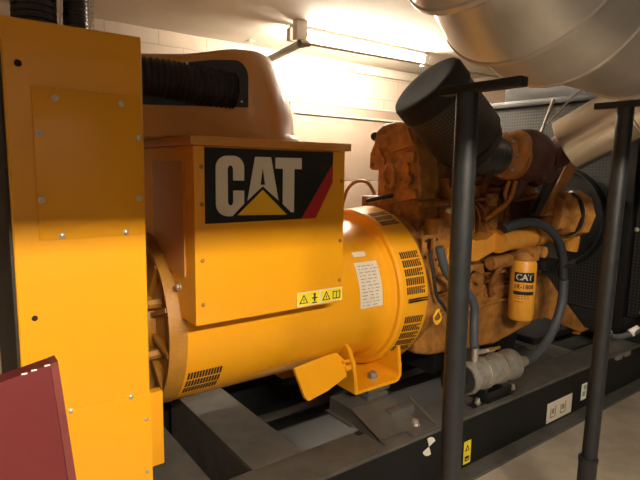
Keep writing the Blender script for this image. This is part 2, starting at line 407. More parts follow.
# louvred ring, engine end
b = MB()
b.lathe((1.82, YC, ZG), (1, 0, 0), [(0, .38), (0, .418), (.012, .430), (.165, .445), (.178, .440), (.178, .38)], 96)
ring = b.build('end_ring', YEL, gen)
def vent(parent, xa, xb, r_at, a_deg0, a_deg1, rows, cols):
    """window of slots laid on a drum of radius r_at(x); angle 180 = towards the viewer, 90 = top"""
    b = MB()
    def pt(x, a, h=0.0):
        r = r_at(x) + h; return Vector((x, YC + r * math.cos(a), ZG + r * math.sin(a)))
    a0, a1 = math.radians(a_deg0), math.radians(a_deg1)
    nx, na = 6, cols * 2
    def patch(x0, x1, b0_, b1_, h):
        n = max(1, int(abs(b1_ - b0_) / .03))
        for k in range(n):
            p, q = b0_ + (b1_ - b0_) * k / n, b0_ + (b1_ - b0_) * (k + 1) / n
            b.prism([pt(x0, p, -.004), pt(x1, p, -.004), pt(x1, q, -.004), pt(x0, q, -.004)], (pt(.5 * (x0 + x1), .5 * (p + q), h) - pt(.5 * (x0 + x1), .5 * (p + q), -.004)))
    b.mi = 1; patch(xa, xb, a0, a1, .0012)
    b.mi = 0
    for c in range(cols + 1):
        a = a0 + (a1 - a0) * c / cols; w_ = abs(a1 - a0) / cols * .22
        patch(xa, xb, a - w_, a + w_, .0035)
    for r in range(rows + 1):
        x = xa + (xb - xa) * r / rows
        patch(x - .002, x + .002, a0, a1, .003) if 0 < r < rows else None
    return b.build('vent_grille', [YEL, HOLE], parent)
rr = lambda x: .430 + (x - 1.832) * .0909
def slots(parent, xa, xb, r_at, a0d, a1d, nrow, ncol):
    """rows of short slots running along x, rows stacked around the drum"""
    b = MB()
    a0, a1 = math.radians(a0d), math.radians(a1d)
    def pt(x, a, h): r = r_at(x) + h; return Vector((x, YC + r * math.cos(a), ZG + r * math.sin(a)))
    for i in range(nrow):
        p = a0 + (a1 - a0) * (i + .10) / nrow; q = a0 + (a1 - a0) * (i + .90) / nrow
        for j in range(ncol):
            x0 = xa + (xb - xa) * (j + .16) / ncol; x1 = xa + (xb - xa) * (j + .86) / ncol
            vs = [pt(x0, p, -.003), pt(x1, p, -.003), pt(x1, q, -.003), pt(x0, q, -.003)]
            m = pt((x0 + x1) / 2, (p + q) / 2, 0); n = (m - Vector((m.x, YC, ZG))).normalized()
            b.prism(vs, n * .0042)
    return b.build('vent_slots', HOLE, parent)
slots(ring, 1.855, 1.975, rr, 146, 176, 5, 9)
slots(ring, 1.855, 1.975, rr, 106, 124, 3, 12)
slots(ring, 1.855, 1.975, rr, 190, 222, 5, 9)
b = MB()
for dz in (-.006, .006): b.box(1.86, 1.99, YC - .452, YC - .44, ZG + .005 + dz - .0025, ZG + .005 + dz + .0025)
b.build('ring_joint', HOLE, ring)
rb = lambda x: .368
slots(body, .750, .90, rb, 204, 226, 3, 12)
# data plates on the drum
def curved(xa, xb, a0d, a1d, h, m, name, parent, r=.368, n=12):
    b = MB()
    for k in range(n):
        p, q = math.radians(a0d + (a1d - a0d) * k / n), math.radians(a0d + (a1d - a0d) * (k + 1) / n)
        f = lambda x, a, h_: Vector((x, YC + (r + h_) * math.cos(a), ZG + (r + h_) * math.sin(a)))
        b.prism([f(xa, p, 0), f(xb, p, 0), f(xb, q, 0), f(xa, q, 0)], f(0, (p + q) / 2, h) - f(0, (p + q) / 2, 0))
    return b.build(name, m, parent)
dp = curved(1.605, 1.75, 147, 182.5, .0015, CREAM, 'data_plate', body)
PRN = mat('faint_print', (.30, .26, .20), .6)
b = MB()
for i in range(13):
    a = math.radians(150 + i * 2.5); x = 1.62
    while x < 1.72:
        L = random.uniform(.008, .035); x1 = min(x + L, 1.74)
        f = lambda xx, aa: Vector((xx, YC + .3705 * math.cos(aa), ZG + .3705 * math.sin(aa)))
        b.prism([f(x, a), f(x1, a), f(x1, a + .011), f(x, a + .011)], (0, -.0005, 0)); x = x1 + random.uniform(.006, .02)
b.build('fine_print', PRN, dp)
curved(1.62, 1.70, 138, 142.5, .0015, CREAM, 'small_plate', body, n=4)
# terminal box
b = MB(); b.box(.717, 1.383, 1.70, 2.62, 1.035, 1.672, .005)
tb = b.build('terminal_box', YEL, gen)
b = MB(); b.box(.700, 1.404, 1.685, 2.65, 1.673, 1.704, .004); lid = b.build('box_lid', BRONZE, tb)
b0 = MB(); b0.bolt((.745, 1.699, 1.60), (0, -1, 0), .006, .004); sb = b0.build('screw', YELD, tb)
for dx, dz in ((0, -.13), (0, -.33), (0, -.49), (.62, -.05), (.62, -.30), (.62, -.47)): again(sb, (dx, 0, dz))
b = MB(); b.bolt((.716, 1.85, 1.15), (-1, 0, 0), .012, .01); b.build('side_bolt', ZINC, tb)
b = MB(); b.box(.709, .7165, 1.78, 2.1, 1.2, 1.62, .002); b.build('side_cover', BRONZE, tb)
# CAT decal
yd = 1.6985
X = lambda u: .756 + (u - 204.5) / (333.0 - 204.5) * (1.318 - .756) + 0
def XZ(u, v):
    """decal artwork coordinates (units of a flat 128.5 x 73 artwork) -> wall of the box"""
    s_ = (u - 204.5) / 128.5; k = (s_ * (1 + .29)) / (1 + .29 * s_)          # artwork measured in perspective
    k = s_ + .115 * s_ * (1 - s_)
    top = 147 + 5.2 * s_; bot = 224 - 8.5 * s_
    return (.7564 + .4692 * s_ + .0955 * s_ * s_, 1.667 - (v - top) / (bot - top) * .266)
def art(b, pts, dy=0.0, th=.0008): b.prism([(XZ(u, v)[0], yd - dy, XZ(u, v)[1]) for u, v in pts], (0, th, 0))
b = MB()
b.prism([(.756, yd, 1.401), (1.20, yd, 1.401), (1.318, yd, 1.55), (1.318, yd, 1.667), (.756, yd, 1.667)], (0, .0012, 0))
dec = b.build('black_decal', BLK, tb)
b = MB()
def arc(cx, cz, rx_, rz_, a0, a1, n=8): return [(cx + rx_ * math.cos(math.radians(a0 + (a1 - a0) * k / n)), cz - rz_ * math.sin(math.radians(a0 + (a1 - a0) * k / n))) for k in range(n + 1)]
# C
outer = [(244, 180), (244, 166)] + arc(233, 167, 11, 11.5, 0, 90) + arc(227, 167, 11.5, 11.5, 90, 180) + [(215.5, 204)] + arc(227.5, 204, 12, 12, 180, 270) + arc(231.5, 204.5, 4, 11.3, 270, 300, 3) + [(244, 203), (244, 190), (233, 190), (233, 201)] + arc(230.3, 201, 2.6, 4, 0, -180, 6) + [(227.6, 169)] + arc(230.3, 169, 2.6, 4, 180, 0, 6) + [(233, 180)]
art(b, outer, .001)
art(b, [(247.2, 200), (254.8, 156.6), (270.6, 156.8), (278.3, 199.5), (262.5, 185.5)], .001)     # A
art(b, [(275, 157.2), (301, 157.8), (301, 168.6), (293.8, 168.5), (293.8, 211), (291, 211), (282.4, 203), (282.4, 168.2), (275, 168)], .001)  # T
b.build('cat_lettering', CREAM, dec)
b = MB(); art(b, [(260.2, 184), (262.4, 168), (264.6, 184)], .002, .0006); b.build('letter_counter', BLK, dec)
b = MB(); art(b, [(262.5, 189), (286.8, 213.5), (237, 214.8)], .0015); b.build('yellow_triangle', DYEL, dec)
b = MB(); b.prism([(1.318, yd - .0004, 1.622), (1.318, yd - .0004, 1.545), (1.235, yd - .0004, 1.401), (1.163, yd - .0004, 1.401)], (0, .0016, 0)); b.build('red_stripe', DRED, dec)
# warning stickers
b = MB(); b.box(1.150, 1.385 - .004, yd, 1.6997, 1.030 + .012, 1.100)
b.mi = 1; b.box(1.153, 1.262, yd - .0006, yd - .0001, 1.045, 1.097); b.box(1.267, 1.378, yd - .0006, yd - .0001, 1.045, 1.097)
b.mi = 2
for cx in (1.181, 1.296): b.prism(xz([(cx - .022, 1.053), (cx + .022, 1.053), (cx, 1.092)], yd - .0012), (0, .0005, 0))
b.mi = 1
for cx in (1.181, 1.296): b.prism(xz([(cx - .014, 1.057), (cx + .014, 1.057), (cx, 1.083)], yd - .0018), (0, .0005, 0))
b.mi = 2
for cx in (1.181, 1.296): b.box(cx - .002, cx + .002, yd - .0024, yd - .0019, 1.060, 1.073)
b.lathe((1.236, yd - .0012, 1.085), (0, 1, 0), [(0, .006), (.0005, .006)], 12); b.box(1.222, 1.250, yd - .0012, yd - .0007, 1.068, 1.073)
b.box(1.232, 1.240, yd - .0012, yd - .0007, 1.056, 1.080); b.box(1.224, 1.248, yd - .0012, yd - .0007, 1.048, 1.053)
b.box(1.330, 1.370, yd - .0012, yd - .0007, 1.053, 1.057); b.box(1.330, 1.334, yd - .0012, yd - .0007, 1.055, 1.088); b.box(1.366, 1.370, yd - .0012, yd - .0007, 1.055, 1.088); b.box(1.348, 1.352, yd - .0012, yd - .0007, 1.057, 1.084); b.box(1.330, 1.350, yd - .0012, yd - .0007, 1.082, 1.085); b.box(1.352, 1.370, yd - .0012, yd - .0007, 1.082, 1.085)
b.build('warning_sticker', [WHITE, SYEL, BLK], tb)
# hood on top of the box
b = MB()
xs0, xs1 = .52, 1.315
prof = []
# outline in XZ at the front, sloping right end
def hood_outline(y):
    return [(xs0, 1.706), (xs1, 1.706), (xs1 + .002, 1.728), (xs1 - .02, 1.742), (1.285, 1.82), (1.25, 1.93), (1.21, 2.01), (1.165, 2.055), (1.11, 2.073), (1.0, 2.062), (.8, 2.022), (xs0, 1.985)]
loft = []
for y, ins, dz in ((1.95, .165, .012), (1.965, .12, .006), (2.0, .07, .002), (2.06, .028, 0), (2.14, .008, 0), (2.22, 0, 0), (2.56, 0, 0)):
    q = min(y, 2.22) / 1.95; row = []
    for x, z in hood_outline(0):
        wgt = max(0.0, min(1.0, (x - .9) / .2)) 
        row.append(b.bm.verts.new((x * q - ins * wgt, y, max(1.706, (1.6 + (z - 1.6) * q - dz) if z > 1.71 else z))))
    loft.append(row)
for a_, c_ in zip(loft, loft[1:]):
    n = len(a_)
    for k in range(n): b.bm.faces.new([a_[k], a_[(k + 1) % n], c_[(k + 1) % n], c_[k]])
b.bm.faces.new(loft[0]); b.bm.faces.new(loft[-1][::-1])
hood = b.build('vent_hood', BRONZE, tb, smooth=42)
m = hood.modifiers.new('bevel', 'BEVEL'); m.width = .012; m.segments = 3; m.limit_method = 'ANGLE'; m.angle_limit = math.radians(50)
b = MB()
pts = [(.53, 1.815), (1.062, 1.845)] + [(1.062 - .06 + .06 * math.cos(a) + .0, 2.025 - .06 + .06 * math.sin(a)) for a in [k * PI / 16 for k in range(9)]] + [(.9, 2.012), (.78, 1.985), (.70, 1.972), (.62, 1.98), (.53, 1.97)]
b.prism([(x, 1.944, z) for x, z in pts], (0, .010, 0))
hm = b.build('hood_opening', RUB, hood)
b = MB(); b.mi = 0
cx = [(.55, 1.98, 1.92), (.70, 1.955, 1.925), (.85, 1.95, 1.915), (1.0, 1.96, 1.91)]
b.tube([(x, y + .015, z - .005) for x, y, z in cx], .070, 20, 16, .10); b.build('corrugated_hose', RUB, hood)
b0 = MB(); b0.bolt((1.03, 1.944, 1.865), (0, -1, 0), .005, .003); hs = b0.build('screw', ZINC, hm)
for dx, dz in ((-.02, .04), (-.03, .10), (-.23, .12), (-.40, .075)): again(hs, (dx, 0, dz))
# near foot: base plate, two gussets, side wing
b = MB()
b.prism([(1.60, 1.84, .500), (1.87, 1.84, .500), (1.895, 1.84, .508), (1.912, 1.84, .53), (1.910, 1.84, .60), (1.893, 1.84, .60), (1.895, 1.84, .54), (1.885, 1.84, .522), (1.865, 1.84, .516), (1.615, 1.84, .516), (1.602, 1.84, .60), (1.586, 1.84, .60), (1.592, 1.84, .505)], (0, .30, 0))
b.prism([(1.588, 1.84, .56), (1.578, 1.845, .66), (1.562, 1.87, .74), (1.560, 1.91, .76), (1.566, 1.95, .73), (1.575, 2.12, .66), (1.588, 2.14, .56)], (.020, 0, 0))
b.prism([(1.890, 1.84, .56), (1.882, 1.845, .68), (1.855, 1.87, .80), (1.850, 1.93, .815), (1.860, 1.99, .74), (1.880, 2.12, .66), (1.890, 2.14, .56)], (.020, 0, 0))
foot = b.build('mounting_foot', YEL, gen)
b = MB(); b.bolt((1.79, 1.93, .517), (0, 0, 1), .022, .022); b.build('foot_bolt', ALU, foot)
b = MB()
b.plate([(1.272, 1.90, .692), (1.300, 1.845, .560), (1.318, 1.842, .543), (1.43, 1.85, .560), (1.555, 1.86, .600), (1.570, 1.89, .665), (1.52, 1.90, .715), (1.46, 1.905, .712)], -.018)
b.build('lifting_plate', YEL, foot)
b = MB(); b.cyl((1.55, 1.87, .635), (1.585, 1.87, .638), .014, seg=8); b.cyl((1.54, 1.875, .67), (1.58, 1.875, .67), .009, seg=8); b.build('foot_stud', YEL, foot)
b = MB(); b.box(1.52, 1.77, 2.36, 2.66, .50, .516); b.prism([(1.515, 2.66, .5), (1.515, 2.36, .5), (1.515, 2.36, .66), (1.515, 2.54, .8)], (.02, 0, 0)); b.prism([(1.755, 2.66, .5), (1.755, 2.36, .5), (1.755, 2.36, .66), (1.755, 2.54, .8)], (.02, 0, 0))
b.box(1.56, 1.74, 2.45, 2.62, .378, .5); b.build('mounting_foot', YEL, gen)

# ================================================================== CONTROL CABINET (left)
CX0, CX1, CY = .150, .487, 1.5
cab = thing('control_cabinet', 'tall yellow control cabinet at the left, next to the generator', 'cabinet', (.32, 1.75, .38))
b = MB(); b.prism([(CX0, CY, .38), (CX1 - .006, CY, .38), (CX1, CY, 1.951), (CX0 + .0, CY, 1.951)], (0, .52, 0))
cb = b.build('cabinet_body', YEL, cab)
m = cb.modifiers.new('bevel', 'BEVEL'); m.width = .005; m.segments = 2
b = MB(); b.box(.209, .476, 1.4955, 1.4995, 1.404, 1.79, .0015); ap = b.build('access_panel', YEL, cab)
b0 = MB(); b0.bolt((.262, 1.4952, 1.766), (0, -1, 0), .0062, .005); sb = b0.build('bolt', ZINC, ap)
for x, z in ((.426, 1.766), (.222, 1.677), (.469, 1.677), (.219, 1.508), (.467, 1.508), (.262, 1.413), (.426, 1.413)): again(sb, (x - .262, 0, z - 1.766))
b = MB(); b.box(.165, .483, 1.4965, 1.4995, .39, .928, .001); lp = b.build('lower_panel', YEL, cab)
for x, z in ((.262, .915), (.425, .915), (.468, .834), (.466, .665), (.262, .60)): c = again(sb, (x - .262, .0, z - 1.766 + 0)); c.parent = lp; c.location = Vector((x, 1.4962, z)) - wloc(lp)
for x, z, r_ in ((.184, 1.843, .0085), (.188, 1.200, .0075), (.215, 1.012, .002)): b = MB(); b.lathe((x, 1.4985, z), (0, 1, 0), [(0, r_), (.001, r_)], 16); b.build('hole', HOLE, cab)
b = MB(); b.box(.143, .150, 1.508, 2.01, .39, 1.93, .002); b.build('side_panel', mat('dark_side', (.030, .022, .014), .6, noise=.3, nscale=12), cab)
b = MB(); b.box(.488, .612, 1.76, 1.80, .52, .80, .003); b.box(.488, .52, 1.70, 1.98, .50, .80, .003); b.build('side_bracket', YEL, cab)
# black cable trunks out of the cabinet roof
def trunk(x0, x1, y, label, ribs):
    t = thing('cable_hose', label, 'hose', ((x0 + x1) / 2, y, 1.952))
    xc = (x0 + x1) / 2; r = (x1 - x0) / 2
    b = MB(); pr = []
    z = 0
    while z < .74: pr += [(z, r), (z + ribs * .6, r), (z + ribs * .7, r * .88), (z + ribs * .95, r * .88)]; z += ribs
    b.lathe((xc, y, 1.953), (0, 0, 1), [p for p in pr if p[0] < .75] + [(.744, r * .9)], 28)
    b.build('ribbed_sleeve', mat('ribbed_black', (.028, .028, .027), .42), t)
    b = MB(); b.lathe((xc, y, 1.952), (0, 0, 1), [(0, r * 1.12), (.012, r * 1.12)], 24); b.build('collar', RUB, t)
trunk(.195, .310, 1.68, 'wide ribbed black hose rising from the cabinet roof at the left', .018)
trunk(.325, .390, 1.68, 'narrower ribbed black hose rising from the cabinet roof beside the white cable', .011)
b = MB(); b.tube([(.303, 1.60, 1.952), (.304, 1.60, 1.99), (.308, 1.60, 2.05), (.30, 1.60, 2.3), (.30, 1.60, 2.695)], .0032, 8); tag(b.build('white_cable', PLASTW), 'thin white cable rising between the two ribbed black hoses', 'cable')
b = MB(); b.tube([(.400, 1.66, 1.952), (.392, 1.66, 2.0), (.39, 1.66, 2.3), (.39, 1.66, 2.695)], .003, 8)
for k in range(28): b.cyl((.395, 1.66, 1.975 + k * .011), (.403, 1.66, 1.978 + k * .011), .003, seg=8)
tag(b.build('spiral_cable', PLASTW), 'white spiral-wrapped cable rising from the cabinet roof right of the hoses', 'cable')

# ================================================================== RED BOX (bottom left, near)
t = thing('red_case', 'dark red hard case with pale worn edges, in front of the yellow cabinet', 'case', (.02, .82, 0))
A = Vector((.125, .80, 1.319)); B = Vector((.1435, .80, 1.105)); 
def redpts(y): return [(-.25, y, 1.245), (.122, y, 1.3185), (.128, y, 1.3165), (.160, y, .95), (-.25, y, .90)]
b = MB(); b.prism([(-.25, .8, 1.242), (.116, .8, 1.316), (.150, .8, .90), (-.25, .8, .86)], (0, .03, 0)); b.build('case_face', RED, t)
b = MB(); b.prism([(.1165, .8005, 1.316), (.127, .803, 1.3175), (.163, .803, .90), (.151, .8005, .90)], (0, .03, 0)); b.build('edge_strip', REDE, t)
for x in (.083, .095, .112): b = MB(); b.box(x - .003, x + .004, .799, .8005, 1.2435 + (x + .25) * .2022 - .0022 + .0, 1.2435 + (x + .25) * .2022 - .0002, mtx=None); b.build('scuff', WHITE, t)
b = MB(); b.box(-.16, -.12, .815, .83, 0, .875); b.box(.08, .12, .815, .83, 0, .90); b.box(-.25, .16, .76, .88, 0, .02); b.build('stand', BLACKP, t)

# ================================================================== DIESEL ENGINE
eng = thing('diesel_engine', 'large grimy orange-yellow diesel engine behind the black posts', 'engine', (2.7, 2.2, .38))
b = MB(); b.box(2.13, 3.34, 1.97, 2.45, .86, 1.44, .012)
for k in range(4):
    x = 2.3 + k * .27; b.box(x, x + .17, 1.945, 1.98, .90, 1.06, .012); b.box(x + .01, x + .13, 1.94, 1.98, 1.24, 1.40, .01)
b.box(2.13, 3.34, 1.94, 1.98, 1.08, 1.10, .004); b.box(2.13, 3.34, 1.945, 1.98, 1.40, 1.43, .004)
blk = b.build('cylinder_block', ENGD, eng)
b = MB(); b.prism([(2.10, 1.92, .582), (2.22, 1.92, .548), (2.835, 1.92, .497), (3.24, 1.92, .560), (3.36, 1.92, .64), (3.36, 1.92, .86), (3.34, 1.92, .905), (2.10, 1.92, .905)], (0, .56, 0))
pan = b.build('oil_pan', ENG, eng); m = pan.modifiers.new('bevel', 'BEVEL'); m.width = .018; m.segments = 3; m.limit_method = 'ANGLE'
b = MB(); b.box(2.12, 3.36, 1.905, 2.45, .868, .888, .003); b.tube([(2.25, 1.905, .80), (2.5, 1.90, .78), (2.8, 1.905, .79), (3.2, 1.905, .80)], .010, 8); b.build('pan_flange', ENG, pan)
b0 = MB(); b0.bolt((2.2, 1.919, .84), (0, -1, 0), .010, .012); pb = b0.build('bolt', ENG, pan)
for k in range(1, 12): again(pb, (k * .1, 0, 0))
b = MB(); b.bolt((3.18, 1.925, .62), (0, -1, 0), .022, .02); b.build('drain_plug', ENGD, pan)
# flywheel housing between ring and block
b = MB(); b.lathe((2.002, YC, ZG), (1, 0, 0), [(0, .30), (0, .40), (.02, .41), (.10, .405), (.15, .36), (.15, .28)], 64); b.build('flywheel_housing', ENG, eng)
# adapter bracket with holes seen beside the ring
b = MB()
b.box(2.02, 2.145, 1.835, 1.85, 1.245, 1.265, .002); b.box(2.03, 2.06, 1.835, 1.85, 1.13, 1.25, .003); b.box(2.105, 2.15, 1.83, 1.85, 1.05, 1.255, .003); b.box(2.08, 2.2, 1.85, 1.97, 1.05, 1.08, .004)
ab = b.build('cable_bracket', ENG, eng)
for x, z in ((2.045, 1.235), (2.128, 1.238), (2.128, 1.13), (2.045, 1.15)): b = MB(); b.lathe((x, 1.829, z), (0, 1, 0), [(0, .008), (.002, .008)], 12); b.build('hole', HOLE, ab)
b = MB(); b.box(2.17, 2.37, 1.88, 1.97, 1.18, 1.34, .02); b.cyl((2.20, 1.87, 1.27), (2.20, 1.99, 1.27), .025); b.build('rear_cover', ENG, eng)
b = MB(); b.cyl((2.12, 1.86, .98), (2.30, 1.86, .99), .045); b.cyl((2.10, 1.86, .98), (2.125, 1.86, .98), .055); b.box(2.16, 2.25, 1.86, 1.98, .95, 1.01); b.build('starter_motor', ENG, eng)
# rear timing / housing face (faces the generator)
b = MB()
poly = [(2.33, 1.15), (2.33, 1.597), (2.40, 1.597), (2.40, 1.72), (2.375, 1.755), (2.355, 1.83), (2.30, 1.862), (2.2, 1.874), (2.06, 1.862), (2.03, 1.74), (2.00, 1.62), (1.98, 1.44), (1.96, 1.15)]
b.prism([(2.15, y, z) for y, z in poly], (.16, 0, 0))
rf = b.build('rear_housing', ENG, eng); m = rf.modifiers.new('bevel', 'BEVEL'); m.width = .012; m.segments = 2; m.limit_method = 'ANGLE'
b = MB()
b.prism([(2.135, y, z) for y, z in [(2.385, 1.61), (2.385, 1.70), (2.32, 1.73), (2.26, 1.66), (2.26, 1.61)]], (.02, 0, 0))
b.lathe((2.13, 2.12, 1.60), (1, 0, 0), [(0, .03), (0, .05), (.006, .06), (.03, .06)], 24)
b.lathe((2.12, 2.06, 1.55), (1, 0, 0), [(0, .0), (0, .03), (.03, .035)], 16)
b.prism([(2.13, y, z) for y, z in [(2.30, 1.80), (2.08, 1.83), (2.03, 1.74), (2.20, 1.70)]], (.022, 0, 0))
b.prism([(2.12, y, z) for y, z in [(2.30, 1.44), (2.0, 1.50), (1.98, 1.45), (2.28, 1.39)]], (.03, 0, 0))
b.tube([(2.12, 2.20, 1.50), (2.10, 2.225, 1.57), (2.11, 2.20, 1.63), (2.11, 2.16, 1.60), (2.12, 2.17, 1.52), (2.12, 2.20, 1.50)], .012, 8)
b.box(2.12, 2.15, 2.02, 2.10, 1.64, 1.70, .005); b.box(2.125, 2.15, 2.10, 2.16, 1.30, 1.38, .005); b.box(2.12, 2.15, 2.24, 2.32, 1.30, 1.37, .005)
rc = b.build('cover_plate', ENG, rf)
b0 = MB(); b0.bolt((2.134, 2.36, 1.63), (-1, 0, 0), .009, .008); pb = b0.build('bolt', ENGD, rf)
for y, z in ((2.35, 1.69), (2.27, 1.79), (2.10, 1.81), (2.07, 1.76), (2.28, 1.56), (2.25, 1.50), (2.01, 1.47), (2.26, 1.42), (2.2, 1.35), (2.05, 1.38), (2.0, 1.33), (2.30, 1.25), (2.15, 1.27), (2.0, 1.24)):
    again(pb, (0.012, y - 2.36, z - 1.63))
b = MB(); b.sphere((2.17, 2.385, 1.80), .028); b.build('black_cap', RUB, rf)
# upper engine: valve covers and aftercooler
b = MB(); b.box(2.32, 3.25, 2.02, 2.44, 1.43, 1.66, .03); b.box(2.36, 3.2, 2.08, 2.38, 1.65, 1.76, .03); b.build('aftercooler', ENGD, eng)
b0 = MB(); b0.box(2.36, 2.62, 1.93, 2.06, 1.42, 1.555, .022); vc = b0.build('valve_cover', ENG, eng)
b = MB(); b.bolt((2.41, 1.929, 1.52), (0, -1, 0), .008, .008); vb = b.build('bolt', ENGD, vc)
for k in (0, 1, 2):
    c = again(vc, (k * .295, 0, 0)) if k else vc
    for n_, (dx, dz) in enumerate(((0, 0), (.16, 0), (.08, -.07))):
        if k or n_: d = again(vb, (dx, 0, dz)); d.parent = c
b = MB(); b.box(2.33, 2.46, 1.86, 1.94, 1.50, 1.62, .02); b.build('exhaust_port', MAROON, eng)
b = MB(); b.tube([(2.40, 1.86, 1.58), (2.6, 1.84, 1.60), (2.9, 1.85, 1.58), (3.1, 1.88, 1.56)], .055, 16)
for k in range(4): b.lathe((2.45 + k * .2, 1.842, 1.59), (1, 0, 0), [(0, .068), (.022, .068)], 20)
b.build('exhaust_manifold', MAROON, eng)
# turbocharger
tu = MB()
TA = Vector((2.475, 1.742, 1.685)); TD = Vector((.93, -.02, .03)).normalized()
tu.lathe(TA, TD, [(0, .07), (0, .082), (.03, .088), (.045, .105), (.06, .122), (.085, .130), (.11, .126), (.125, .112), (.14, .09)], 48)
tu.tube([TA + TD * .085 + Vector((0, -.06 * math.sin(a), .0)) + Vector((0, .09 * math.cos(a), .10 * math.sin(a))) for a in [k * PI / 6 for k in range(9)]], lambda t: .030 + .02 * t, 12)
turbo = tu.build('turbo_compressor', TURBO, eng)
b = MB(); b.lathe(TA + TD * .135, TD, [(0, .075), (.04, .085), (.06, .12), (.10, .148), (.16, .150), (.22, .135), (.26, .10), (.28, .085), (.34, .08)], 40)
b.sphere((2.86, 1.68, 1.60), .07); b.tube([(2.72, 1.74, 1.58), (2.74, 1.80, 1.48), (2.76, 1.9, 1.44)], .05, 14)
b.build('turbine_housing', MAROON, turbo)
b0 = MB(); p = TA + TD * .048; b0.bolt(p + Vector((0, 0, .105)), -TD, .008, .01); tb2 = b0.build('bolt', ZINC, turbo)
for k in range(1, 8):
    a = k * PI / 4; again(tb2, (0, .105 * math.sin(a), .105 * (math.cos(a) - 1)))
b = MB(); b.lathe(TA + TD * .115, TD, [(0, .127), (.004, .135), (.016, .135), (.02, .127)], 48); b.build('v_band_clamp', TURBO, turbo)
b = MB(); b.tube([(2.58, 1.72, 1.55), (2.58, 1.74, 1.48), (2.63, 1.76, 1.42), (2.66, 1.86, 1.36)], .012, 10); b.tube([(2.64, 1.72, 1.55), (2.62, 1.73, 1.46), (2.56, 1.74, 1.40), (2.56, 1.84, 1.33)], .014, 10); b.build('oil_line', TURBO, turbo)
# water pipe along the near side
b = MB()
b.lathe((2.60, 1.79, 1.200), (1, 0, .01), [(0, .062), (0, .070), (.03, .070), (.035, .063), (.34, .063), (.345, .069), (.375, .069), (.38, .063), (.76, .060), (.80, .045)], 32)
b.prism([(2.18, 1.80, 1.19), (2.30, 1.80, 1.25), (2.42, 1.80, 1.215), (2.52, 1.80, 1.215), (2.61, 1.80, 1.255), (2.61, 1.80, 1.145), (2.45, 1.80, 1.10), (2.30, 1.80, 1.10), (2.18, 1.80, 1.10)], (0, .15, 0))
b.tube([(3.36, 1.79, 1.205), (3.42, 1.79, 1.20), (3.45, 1.79, 1.16), (3.45, 1.80, 1.08)], .05, 16)
wp = b.build('water_pipe', mat('glossy_engine_paint', (.62, .27, .035), .22, noise=.2, nscale=10, coat=.5), eng)
b = MB(); b.lathe((2.935, 1.79, 1.203), (1, 0, .01), [(0, .072), (.02, .072)], 24); b.box(2.93, 2.955, 1.75, 1.82, 1.08, 1.12); b.build('pipe_clamp', ENGD, wp)
# filler pieces: fuel pump, governor, brackets, lines
b = MB(); b.box(2.28, 2.42, 1.86, 1.96, 1.28, 1.40, .015); b.box(2.44, 2.52, 1.88, 1.96, 1.24, 1.42, .012); b.cyl((2.34, 1.84, 1.33), (2.34, 1.9, 1.33), .03); b.build('governor', ENG, eng)
b = MB(); b.box(2.58, 2.68, 1.84, 1.95, 1.24, 1.40, .02); b.cyl((2.63, 1.86, 1.40), (2.63, 1.86, 1.47), .035); b.cyl((2.60, 1.82, 1.30), (2.60, 1.9, 1.30), .028); b.build('fuel_pump', ENG, eng)
b = MB(); b.box(2.74, 3.05, 1.88, 1.96, 1.25, 1.44, .01); b.build('oil_cooler', MAROON, eng)
b = MB()
for k in range(6):
    x = 2.30 + k * .055; b.tube([(x, 1.88, 1.42), (x + .02, 1.845, 1.38), (x + .05, 1.85, 1.30), (x + .09, 1.89, 1.25)], .006, 8)
b.tube([(2.18, 1.86, 1.42), (2.5, 1.85, 1.44), (2.9, 1.86, 1.43), (3.2, 1.87, 1.45)], .010, 8)
b.tube([(2.2, 1.90, .96), (2.5, 1.90, .955), (2.65, 1.905, .98), (3.0, 1.91, .97)], .012, 8)
b.build('fuel_line', ENGD, eng)
b = MB(); b.sphere((2.25, 1.86, 1.385), .018); b.sphere((2.33, 1.85, 1.37), .012); b.sphere((2.38, 1.85, 1.36), .012); b.bolt((2.47, 1.88, 1.32), (0, -1, 0), .012, .012); b.build('line_fitting', ZINC, eng)
b = MB(); b.tube([(2.16, 2.36, 1.45), (2.14, 2.41, 1.52), (2.12, 2.50, 1.52), (2.10, 2.56, 1.46), (2.08, 2.58, 1.34)], .011, 10); b.build('breather_line', ENG, eng)
b = MB(); b.tube([(2.02, 2.28, 1.42), (2.08, 2.22, 1.44), (2.14, 2.15, 1.46)], .012, 10, 6, .1); b.build('wiring_loom', RUB, eng)
for k in range(5):
    x = 2.36 + k * .19; b = MB(); b.lathe((x, 1.93, .985), (0, -1, 0), [(-.01, .045), (.012, .045), (.016, .03), (.03, .03)], 20); b.build('access_plug', ENGD, eng)
b = MB(); b.box(2.5, 2.66, 1.90, 1.96, .88, 1.05, .01); b.cyl((2.56, 1.86, .97), (2.56, 1.95, .97), .035); b.build('side_cover', ENG, eng)
b = MB(); b.tube([(2.70, 1.80, 1.07), (2.68, 1.84, .98), (2.70, 1.88, .90), (2.74, 1.90, .84)], .016, 10); b.build('oil_tube', ENGD, eng)
b = MB(); b.tube([(3.0, 1.82, 1.05), (3.05, 1.86, .92), (3.04, 1.9, .80), (3.10, 1.93, .72)], .014, 10); b.build('oil_tube', ENGD, eng)
b = MB(); b.prism([(2.42, 1.87, 1.47), (2.50, 1.87, 1.47), (2.48, 1.87, 1.56), (2.45, 1.87, 1.56)], (0, .06, 0)); b.build('lifting_eye', ENG, eng)
for q in ((2.70, 2.76, 1.86, 1.96, 1.30, 1.50, .008), (2.78, 2.82, 1.86, 1.94, 1.24, 1.40, .006), (3.08, 3.12, 1.84, 1.94, 1.22, 1.44, .006)): b = MB(); b.box(*q); b.build('engine_bracket', ENGD, eng)
